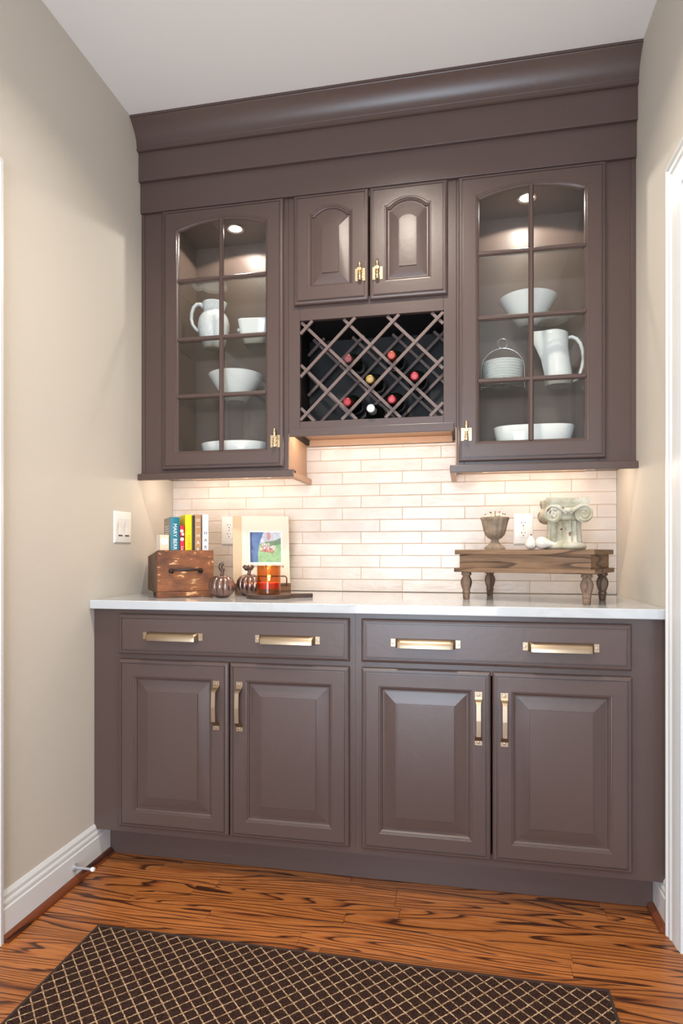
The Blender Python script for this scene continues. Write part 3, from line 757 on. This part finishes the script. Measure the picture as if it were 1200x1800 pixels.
G().loops([pl(0, .0003), pl(.0005, .003), pl(.004, .0055), pl(.006, .006)]).build('cover_plate', 'plastic_white', t, smooth=20)
for yy in (-.023, .023):
    r = G().prism([(.0055, -.0335), (.0072, -.0335), (.0072, -.026), (.0062, .0), (.0088, .0335), (.0055, .0335)], 'y', yy - .0165, yy + .0165).build('rocker', 'plastic_white', t, bevel=.0006, seg=1)
    G().box(.0056, .0075, yy - .014, yy + .014, -.0335, -.029).build('dimmer_slot', 'slot_dark', r)

# ------------------------------------------------------------------ crate with books
CRL, CRD = .201, .30
t = crate = thing('wooden_crate', 'worn brown wooden crate with iron handle, full of books', 'crate', (.185, -.325, CT + .0005), .604)
hl, hd = CRL / 2, CRD / 2
box('front_panel', 'crate_paint', t, -hl, hl, -hd, -hd + .013, .0215, .171, .0015)
box('bottom_board', 'crate_paint', t, -hl, hl, -hd - .0008, -hd + .05, 0, .0208, .0015)
for s in (-1, 1): G().prism([(-hd + .0135, .0145), (hd, .0145), (hd, .147), (-hd + .0135, .169)], 'x', min(s * hl, s * (hl - .011)), max(s * hl, s * (hl - .011))).build('side_panel', 'crate_side', t, bevel=.0012)
box('back_panel', 'crate_side', t, -hl + .0115, hl - .0115, hd - .012, hd, .0145, .146, .0012)
box('floor_board', 'crate_side', t, -hl + .0115, hl - .0115, -hd + .0505, hd - .0125, .0145, .0255)
box('rear_runner', 'crate_side', t, -hl + .02, hl - .02, hd - .03, hd - .008, 0, .014)
h = G().tube([(-.052, -hd - .008, .096), (-.044, -hd - .017, .1), (-.03, -hd - .024, .1005), (0, -hd - .026, .101), (.03, -hd - .024, .1005), (.044, -hd - .017, .1), (.052, -hd - .008, .096)], [.0042, .0042, .0045, .0062, .0045, .0042, .0042], 12)
hh = h.build('handle', 'iron', t, smooth=60)
for s in (-1, 1): G().lathe([(.0095, -hd - .0005), (.0095, -hd - .004), (.007, -hd - .009), (.003, -hd - .011)], 14, (s * .052, 0, .096), 'y').build('handle_boss', 'iron', hh, smooth=40)
MR = Matrix.Rotation
def spine_mtx(x, y, z, down=True):
    # text lying on a plane facing -Y of the book, running downwards
    m = Matrix.Translation((x, y, z)) @ MR(R(90), 4, 'X')
    return m @ MR(R(-90), 4, 'Z') if down else m
def book(u, w, dep, ht, cover, label, v0=-.128, side=None, z0=.0265):
    """upright book in the crate, spine to the crate front"""
    loc = crate.matrix_basis @ Vector((u, v0, z0)) if False else None
    ca, sa = math.cos(.604), math.sin(.604)
    o = thing('book', label, 'book', (.185 + u * ca - v0 * sa, -.325 + u * sa + v0 * ca, CT + .0005 + z0), .604, group='books standing in the crate')
    th = .0022
    L = [(-w / 2, .003), (-w / 2 * .75, .0008), (0, 0), (w / 2 * .75, .0008), (w / 2, .003), (w / 2, dep), (w / 2 - th, dep), (w / 2 - th, .005), (-w / 2 + th, .005), (-w / 2 + th, dep), (-w / 2, dep)]
    g = G().prism(L, 'z', 0, ht)
    if side:
        g.m = [0] * len(g.f); g.m[10 if False else 9] = 0
        for i, f in enumerate(g.f):
            xs = [g.v[k][0] for k in f]; ys = [g.v[k][1] for k in f]
            if max(xs) < -w / 2 + 1e-6 and len(f) == 4: g.m[i] = 1
    g.build('cover', [cover, side] if side else cover, o, smooth=25)
    box('pages', 'paper', o, -w / 2 + th + .0002, w / 2 - th - .0002, .0055, dep - .003, .003, ht - .004)
    return o
b1 = book(-.036, .0335, .165, .2655, 'teal', 'thick teal hardback with white spine lettering in the crate', side='taupe_cover')
text('spine_lettering', 'MARY BERRY', .0185, 'ink_white', b1, spine_mtx(.0, -.0006, .188))
g = G()
for i in range(5): g.box(-.0174, -.0169, .035 + .004 * (i % 2), .135 - .006 * (i % 3), .232 - .009 * i, .234 - .009 * i)
g.build('cover_text', 'ink_white', b1)
b2 = book(-.0095, .0165, .16, .235, 'red_cover', 'slim red book with flowered spine beside the teal hardback')
text('spine_lettering', 'Living & Making', .014, 'ink_white', b2, spine_mtx(0, -.0006, .115))
g = G()
for (x, z, r) in ((-.002, .215, .006), (.002, .203, .005), (-.001, .185, .0065)): g.lathe([(r, -.0004), (r, .004)], 14, (x, 0, z), 'y')
g.build('flower_print', 'ink_white', b2)
box('spine_print', 'black_cover', b2, -.006, .006, -.0002, .004, .192, .197)
b3 = book(.0135, .0245, .17, .276, 'yellow_cover', 'bright yellow hardback standing upright in the crate')
text('spine_lettering', 'HARRY', .019, 'ink_yellow', b3, spine_mtx(0, -.0007, .17))
b4 = book(.031, .0085, .17, .272, 'black_cover', 'thin black book squeezed beside the yellow hardback')
b5 = book(.0478, .0235, .17, .276, 'tan_cover', 'tan hardback with pale spine lettering in the crate')
for i, ch in enumerate('HARRY'): text('spine_letter', ch, .0165, 'ink_white', b5, spine_mtx(0, -.0006, .198 - .026 * i, False))
g = G().box(-.008, .008, -.0006, .003, .258, .2595).box(-.008, .008, -.0006, .003, .252, .2535).box(-.008, .008, -.0006, .003, .23, .2315)
g.build('spine_rule', 'ink_white', b5)
b6 = book(.0755, .0225, .17, .278, 'pale_cover', 'white hardback with black spine letters at the end of the crate row')
for i, ch in enumerate('HARRY'): text('spine_letter', ch, .0165, 'ink_black', b6, spine_mtx(0, -.0006, .208 - .026 * i, False))
# small boxed set at the end
ca, sa = math.cos(.604), math.sin(.604)
o = thing('small_box', 'small peach and white card box with round label beside the teal book', 'box', (.185 - .0725 * ca + .124 * sa, -.325 - .0725 * sa - .124 * ca, CT + .027), .604)
box('box_body', 'peach_cover', o, -.0163, .0165, 0, .1, .0, .2, .001)
box('box_sleeve', 'pale_cover', o, -.0166, .0169, .03, .08, .0, .2005, .0005)
G().lathe([(.0125, -.0006), (.0125, .002)], 24, (0, 0, .176), 'y').build('round_label', 'ink_white', o)
g = G()
for i in range(5): g.box(-.008 + .001 * abs(i - 2), .008 - .001 * abs(i - 2), -.0009, .001, .183 - .0035 * i, .184 - .0035 * i)
g.build('label_print', 'label_blue', o)

# ------------------------------------------------------------------ bronze pumpkins
def pumpkin(loc, r, rot, label, leafy):
    t = thing('bronze_pumpkin', label, 'pumpkin', loc, rot)
    L = []
    for i in range(21):
        a = PI * i / 20
        prof_r = r * (math.sin(a) ** .8) if 0 < i < 20 else .002
        z = r * .94 - r * .90 * math.cos(a) - (.02 * r if i else 0)
        if i > 15: z -= .10 * r * ((i - 15) / 5) ** 2
        if i < 3: z += .05 * r * ((3 - i) / 3)
        l = []
        for j in range(90):
            b = 2 * PI * j / 90
            k = 1 - .13 * (1 - abs(math.sin(b * 5)) ** .55) * min(1, math.sin(a) * 2 + .2)
            l.append((prof_r * k * math.cos(b), prof_r * k * math.sin(b), z))
        L.append(l)
    mn = min(p[2] for l in L for p in l)
    L = [[(x, y, z - mn) for x, y, z in l] for l in L]
    G().loops(L).build('body', 'bronze', t, smooth=70)
    zt = max(p[2] for l in L for p in l) - .004
    s = G().tube([(0, 0, zt - .006), (0, 0, zt + .006), (.002, 0, zt + .016), (.001, 0, zt + .026)], [.009, .0068, .006, .006], 10)
    st = s.build('stem', 'bronze_dark', t, smooth=60)
    g = G()
    if leafy:
        for ang, ln in ((2.6, .02), (.6, .018), (4.4, .016)):
            ca_, sa_ = math.cos(ang), math.sin(ang)
            g.tube([(0, 0, zt + .02), (ca_ * ln * .5, sa_ * ln * .3, zt + .026), (ca_ * ln, sa_ * ln * .5, zt + .036), (ca_ * ln * .9, sa_ * ln * .5, zt + .04)], [.004, .009, .008, .002], 8, flat=.45)
    else:
        g.tube([(0, 0, zt + .02), (-.005, 0, zt + .03), (-.004, 0, zt + .042), (.003, 0, zt + .048), (.006, 0, zt + .04)], [.005, .0078, .0072, .006, .003], 8, flat=.8)
        g.tube([(0, 0, zt + .02), (.006, 0, zt + .024), (.009, 0, zt + .03)], [.004, .006, .002], 8, flat=.7)
    g.build('curled_leaf', 'bronze_dark', st, smooth=60)
pumpkin((.402, -.432, CT + .0005), .0475, .2, 'small bronze pumpkin with upright curled stem against the crate', False)
pumpkin((.468, -.328, CT + .0005), .0475, .5, 'small bronze pumpkin with leafy stem in front of the cookbook', True)

# ------------------------------------------------------------------ cookbook on stand
CK = (.470, -.185); CA = R(22); TILT = R(-13)
t = thing('book_stand', 'wood and wire cookbook stand on the counter behind the candle', 'book stand', (CK[0], CK[1], CT + .0005), CA)
box('ledge', 'stand_wood', t, -.105, .112, -.036, .026, 0, .012, .0012)
box('ledge_lip', 'stand_wood', t, -.105, .112, -.05, -.0365, 0, .042, .0015)
wr = [(-.085, -.0505, .03), (-.085, -.0535, .06), (-.083, -.0535, .066), (-.078, -.0535, .0695), (.088, -.0535, .0695), (.093, -.0535, .066), (.095, -.0535, .06), (.095, -.0505, .03)]
G().tube(wr, .0026, 10).build('wire_retainer', 'bronze_dark', t, smooth=60)
g = G()
for s in (-.07, .07): g.box(s - .01, s + .01, .012, .024, .0, .02)
g.build('support_block', 'stand_wood', t)
bs = G()
ct_, st_ = math.cos(TILT), math.sin(TILT)
for s in (-.06, .06):
    bs.tube([(s, .022, .012), (s, .022 + .1 * math.tan(-TILT), .112), (s, .022 + .17 * math.tan(-TILT), .182)], .003, 8)
bs.build('back_wire', 'bronze_dark', t, smooth=60)
bk = thing('cookbook', 'cream cookbook with a photo on its cover, propped on the stand', 'book', (CK[0], CK[1], CT + .0131), CA)
bk.rotation_euler = (TILT, 0, CA)
bw, bh = .112, .297
Z0 = .004; YF = -.021
box('cover', 'cream_cover', bk, -bw + .034, bw, YF, YF + .003, Z0, Z0 + bh, .0006)
box('spine_cloth', 'cream_spine', bk, -bw - .001, -bw + .0338, YF - .0006, YF + .003, Z0, Z0 + bh, .0006)
box('spine', 'cream_spine', bk, -bw - .001, -bw + .002, YF + .0032, YF + .024, Z0, Z0 + bh, .0006)
box('back_cover', 'cream_spine', bk, -bw - .001, bw, YF + .0242, YF + .027, Z0, Z0 + bh, .0006)
box('pages', 'paper', bk, -bw + .0025, bw - .004, YF + .0032, YF + .024, Z0 + .003, Z0 + bh - .003)
def pt(u, w): return (-.045 + u * .124, Z0 + .105 + w * .124)      # unit square -> cover picture
pic = G().prism([pt(-.04, -.04), pt(1.04, -.04), pt(1.04, 1.04), pt(-.04, 1.04)], 'y', YF - .0004, YF - .0001).build('picture_border', 'ink_white', bk)
def patch(name, mat, pts, d): return G().prism([pt(*p) for p in pts], 'y', YF - .0004 - d, YF - .0004 - d + .0002).build(name, mat, pic)
patch('picture_grass', 'pic_grass', [(0, 0), (1, 0), (1, .62), (0, .62)], .0003)
patch('picture_sky', 'pic_pale', [(0, .62), (1, .62), (1, 1), (0, 1)], .0003)
patch('picture_hedge', 'pic_hedge', [(.3, .6), (.5, .68), (.8, .72), (1, .82), (1, .6), (.7, .56)], .0006)
patch('picture_dark_leg', 'pic_jean_dark', [(0, 0), (.12, 0), (.1, .5), (.14, 1), (0, 1)], .0006)
patch('picture_jeans', 'pic_jean', [(.1, 0), (.26, .0), (.25, .25), (.28, .5), (.36, .8), (.44, 1), (.08, 1), (.06, .7), (.1, .45), (.04, .38), (.08, .2)], .0009)
patch('picture_arm', 'pic_pink', [(.55, .82), (.58, .74), (.64, .74), (.67, .85), (.64, 1), (.56, 1)], .0009)
patch('picture_basket', 'pic_basket', [(.32, .45), (.34, .36), (.74, .3), (.83, .48), (.75, .52), (.4, .58)], .0009)
g = G()
for i in range(16):
    u, w_ = .36 + .43 * random.random(), .42 + .16 * random.random()
    x, z = pt(u, w_ + .02); g.lathe([(.0055, YF - .0019), (.0055, YF - .0015)], 10, (x, 0, z), 'y')
g.build('picture_apples', 'pic_white', pic)
g = G()
for i in range(9):
    u, w_ = .36 + .4 * random.random(), .36 + .1 * random.random()
    x, z = pt(u, w_); g.lathe([(.0048, YF - .002), (.0048, YF - .0016)], 10, (x, 0, z), 'y')
g.build('picture_pink_apples', 'pic_pink', pic)
text('cover_title', 'Hunting for Home', .0195, 'ink_brown', bk, Matrix.Translation((.018, YF - .0004, Z0 + .089)) @ MR(R(90), 4, 'X'), sx=.98)
text('cover_subtitle', 'recipes and stories', .008, 'ink_brown', bk, Matrix.Translation((.018, YF - .0004, Z0 + .064)) @ MR(R(90), 4, 'X')) if False else None

# ------------------------------------------------------------------ candle on round board
bc = (.576, -.418)
g = G(); pts = []
rr = .0815
for i in range(49):
    a = R(14) + (2 * PI - R(28)) * i / 48
    pts.append((rr * math.cos(a), rr * math.sin(a)))
pts += [(.09, -.0165), (.105, -.0135), (.15, -.0135), (.158, -.0105), (.158, .0105), (.15, .0135), (.105, .0135), (.09, .0165)]
o = g.prism(pts, 'z', 0, .0135).build('serving_board', 'dark_board', bevel=.0015)
o.location = (bc[0], bc[1], CT + .0005); o.rotation_euler = (0, 0, R(24))
tag(o, 'round dark wooden serving board with short handle under the candle', 'board')
cz = CT + .0145
t = thing('candle', 'lit candle in an amber glass tumbler on the round board', 'candle', (bc[0] - .004, bc[1] + .01, cz))
cr = .0425
G().lathe([(.0002, .001), (cr - .003, .0), (cr, .003), (cr, .1), (cr - .0008, .101), (cr - .0025, .1), (cr - .0025, .018), (.0002, .016)], 48).build('glass_tumbler', 'amber_glass', t, smooth=40)
G().lathe([(.0002, .0165), (cr - .0032, .0185), (cr - .0032, .04), (cr - .005, .0395), (.0002, .0388)], 40).build('wax', 'wax', t, smooth=40)
wk = G().tube([(0, 0, .038), (0, 0, .046), (.001, 0, .05)], .0009, 6).build('wick', 'slot_dark', t)
G().lathe([(.0002, .046), (.0026, .048), (.0042, .052), (.0038, .057), (.002, .063), (.0002, .068)], 16).build('flame', 'flame', t, smooth=60)
G().box(-.009, .009, -cr - .0009, -cr + .004, .021, .0265).build('small_label', 'foil_gold', t) if False else None
lamp('candle_glow', 'POINT', (0, 0, .06), (0, 0, 0), .55, (1, .6, .28), t, shadow_soft_size=.006)

# ------------------------------------------------------------------ rustic riser
RA = -.403
t = riser = thing('wooden_riser', 'rustic wooden riser with turned legs on the counter', 'riser', (1.499, -.325, CT + .0005), RA)
L2, D2 = .2295, .1455
zt = .1725; zl = .0955
box('top_board', 'barn_wood', t, -L2, L2, -D2, D2, zt - .0165, zt, .0015)
box('bottom_board', 'barn_wood', t, -L2 - .002, L2 + .002, -D2 - .002, D2 + .002, zl, zl + .0145, .0015)
for s in (-1, 1):
    box('apron', 'barn_wood', t, -L2 + .013, L2 - .013, min(s * (D2 - .013), s * (D2 - .028)), max(s * (D2 - .013), s * (D2 - .028)), zl + .0147, zt - .0167)
    e = box('end_apron', 'barn_wood_end', t, min(s * (L2 - .0132), s * (L2 - .028)), max(s * (L2 - .0132), s * (L2 - .028)), -D2 + .0282, D2 - .0282, zl + .0147, zt - .0167)
lp = [(.0002, 0), (.0105, 0), (.0115, .004), (.0125, .016), (.0115, .018), (.0135, .021), (.0142, .025), (.0128, .029), (.0125, .032), (.0165, .043), (.0195, .055), (.0195, .064), (.0165, .073), (.013, .079), (.0128, .082), (.017, .085), (.0178, .0885), (.0165, .092), (.0165, zl - .0002), (.0002, zl - .0002)]
leg0 = None
for sx, sy in ((-1, -1), (1, -1), (-1, 1), (1, 1)):
    if leg0 is None:
        leg0 = G().lathe(lp, 28).build('leg', 'turned_wood', t, smooth=40); lg = leg0
    else:
        lg = leg0.copy(); C.objects.link(lg)
    lg.location = (sx * (L2 - .0295), sy * (D2 - .033), 0)
ZR = CT + .0005 + zt + .0005

# urn, gourds and capital on the riser
def on_riser(u, v):
    c_, s_ = math.cos(RA), math.sin(RA)
    return (1.499 + u * c_ - v * s_, -.325 + u * s_ + v * c_, ZR)
up = on_riser(-.128, -.03)
t = thing('stone_urn', 'small fluted grey stone urn heaped with cream flower heads', 'urn', up)
pr = [(.0002, .001), (.0335, 0), (.034, .004), (.031, .009), (.022, .017), (.0145, .026), (.0125, .032), (.014, .036), (.024, .042), (.032, .052), (.037, .066), (.041, .085), (.0445, .101), (.046, .104), (.0485, .107), (.0485, .113), (.0455, .114), (.043, .112), (.04, .096), (.03, .06), (.0002, .05)]
G().lathe(pr, 72, fl=lambda a, h: 1 + (.09 * (abs(math.cos(6 * a)) - .5) if .036 < h < .105 or h < .028 else .022 * math.cos(18 * a))).build('vase', 'urn_stone', t, smooth=60)
g = G()
rd = random.Random(3)
def ball(g, c, r, n=8):
    g.lathe([(r * math.sin(PI * i / 6) if 0 < i < 6 else .0002, -r * math.cos(PI * i / 6)) for i in range(7)], n, c)
for i in range(46):
    a = rd.uniform(0, 2 * PI); q = .036 * math.sqrt(rd.random())
    ball(g, (up[0] + q * math.cos(a), up[1] + q * math.sin(a), up[2] + .112 + .012 * (1 - (q / .036) ** 2) + rd.uniform(-.003, .003)), rd.uniform(.004, .007))
g.mi = 1
for i in range(9):
    a = rd.uniform(0, 2 * PI); q = .036 * math.sqrt(rd.random())
    ball(g, (up[0] + q * math.cos(a), up[1] + q * math.sin(a), up[2] + .124 + .010 * (1 - (q / .036) ** 2)), .0022, 6)
o = g.build('dried_flowers', ['dried_cream', 'dried_dark'], smooth=60)
o['kind'] = 'stuff'; tag(o, 'heap of tiny cream dried flower heads in the stone urn', 'flowers')
def gourd(loc, rot, label, ribbed):
    t = thing('white_gourd', label, 'gourd', loc, rot)
    if ribbed:
        pr = [(.0002, .0), (.008, .0005), (.0165, .006), (.0195, .014), (.0175, .025), (.0125, .034), (.008, .041), (.005, .045), (.0002, .0455)]
        G().lathe([(r, h) for r, h in pr], 48, fl=lambda a, h: 1 - .1 * (1 - abs(math.sin(a * 4)))).build('body', 'gourd_white', t, smooth=60)
        G().tube([(0, 0, .044), (.001, 0, .051)], [.0022, .0016], 8).build('stem', 'dried_dark', t)
    else:
        R0 = .0212
        L = [(R0 * math.sin(PI * i / 12), -R0 * math.cos(PI * i / 12)) for i in range(1, 9)]
        L = [(.0002, -R0)] + L + [(.0135, .02), (.009, .029), (.0065, .04), (.005, .05), (.003, .056), (.0002, .057)]
        g = G().lathe(L, 36, axis='x')
        g.v = [(x, y, z + R0 - .007 * max(0, (x - .01) / .047)) for x, y, z in g.v]
        mn = min(v[2] for v in g.v); g.v = [(x, y, z - mn) for x, y, z in g.v]
        g.build('body', 'gourd_white', t, smooth=60)
        G().lathe([(.0024, -R0 - .0004), (.002, -R0 + .002)], 8, (0, 0, R0), 'x').build('stem_scar', 'dried_dark', t)
gourd(on_riser(.020, -.095), .3, 'small ribbed white gourd lying beside the stone urn', True)
gourd(on_riser(.0575, -.1), R(-14), 'smooth white gourd with long neck lying before the capital', False)
# ionic capital
cp = on_riser(.111, -.035)
t = thing('column_capital', 'distressed white ionic column capital with scrolls and rust chips', 'capital', cp, R(2))
G().lathe([(.0002, .0), (.064, 0), (.0685, .004), (.0695, .01), (.0665, .016), (.062, .019), (.06, .022), (.0002, .022)], 56).build('base_molding', 'capital_paint', t, smooth=50)
G().lathe([(.0002, .0215), (.0575, .0215), (.0575, .028), (.0555, .06), (.0545, .092), (.0575, .096), (.0002, .096)], 120, fl=lambda a, h: 1 - .15 * abs(math.cos(a * 8)) ** .7 if .024 < h < .095 else 1).build('fluted_shaft', 'capital_paint', t, smooth=40)
G().lathe([(.0002, .0955), (.058, .0955), (.0605, .1), (.061, .106), (.058, .11), (.06, .118), (.063, .128), (.064, .136), (.0002, .136)], 72, fl=lambda a, h: 1 + (.03 * math.cos(a * 10) if h > .112 else 0)).build('echinus', 'capital_paint', t, smooth=50)
ab = []
for sc_, z in ((.93, .1362), (.96, .142), (.97, .147), (.985, .149), (1.0, .152), (1.0, .163), (.985, .166)):
    l = []
    for q in range(4):
        for i in range(12):
            a = -1 + 2 * i / 12
            e = .068 * sc_ - .011 * (1 - a * a)
            x, y = a * .068 * sc_, -e
            for _ in range(q): x, y = -y, x
            l.append((x, y, z))
    ab.append(l)
G().loops(ab).build('abacus', 'capital_paint', t, smooth=30)
for s in (-1, 1):
    vx, vz = s * .0475, .113
    v = G().lathe([(.0002, -.071), (.024, -.071), (.0278, -.068), (.0278, -.06), (.023, -.03), (.021, 0), (.023, .03), (.0278, .06), (.0278, .068), (.024, .071), (.0002, .071)], 36, (vx, 0, vz), 'y').build('volute', 'capital_paint', t, smooth=50)
    for fy in (-1, 1):
        sp = []
        for i in range(44):
            a = i / 43 * 4.4 * PI; rr = .0262 * (1 - i / 43 * .86)
            ang = PI / 2 - s * a
            sp.append((vx + rr * math.cos(ang), fy * .0715, vz + rr * math.sin(ang)))
        G().tube(sp, [.0036 - .0015 * i / 43 for i in range(44)], 8).build('scroll', 'capital_paint', v, smooth=60)
    G().tube([(s * .006, -.066, .116), (s * .02, -.073, .129), (s * .036, -.0735, .1385), (s * .055, -.0725, .1395)], [.006, .0075, .006, .003], 8).build('leaf', 'capital_paint', v, smooth=60)
G().tube([(-.022, -.066, .129), (0, -.0725, .124), (.022, -.066, .129)], [.006, .009, .006], 10).build('center_swag', 'capital_paint', t, smooth=60)

# ------------------------------------------------------------------ door stop and rug
t = thing('door_stop', 'white metal door stop screwed to the baseboard', 'door stop', (.015, -.735, .048))
G().lathe([(.0002, 0), (.013, 0), (.013, .0015), (.007, .008), (.0042, .01), (.004, .062), (.0002, .062)], 20, axis='x').build('stem', 'steel_white', t, smooth=40)
G().lathe([(.0002, .0605), (.006, .0605), (.0072, .063), (.0072, .068), (.0055, .072), (.0002, .0725)], 18, axis='x').build('rubber_tip', 'rubber', t, smooth=40)

t = thing('rug', 'dark brown runner rug with beige diamond trellis on the oak floor', 'rug', (.2405, -.9495, .0004))
RX, RY = 1.363, 1.25
g = G(); nx, ny = 90, 84
rd = random.Random(5)
for j in range(ny + 1):
    for i in range(nx + 1): g.v.append((RX * i / nx, -RY * j / ny, .0085 + rd.uniform(-.0004, .0004)))
for j in range(ny):
    for i in range(nx):
        a = j * (nx + 1) + i; g.face((a, a + 1, a + nx + 2, a + nx + 1))
g.box(0, RX, -RY, 0, .0005, .008)
g.build('woven_field', 'rug_weave', t, smooth=60)
g = G(); bw_ = .008
for (a, b2, c_, d_) in ((-bw_, RX + bw_, 0, bw_), (-bw_, RX + bw_, -RY - bw_, -RY), (-bw_, 0, -RY, 0), (RX, RX + bw_, -RY, 0)): g.box(a, b2, c_, d_, .0002, .0098)
g.build('binding', 'rug_binding', t, bevel=.002)
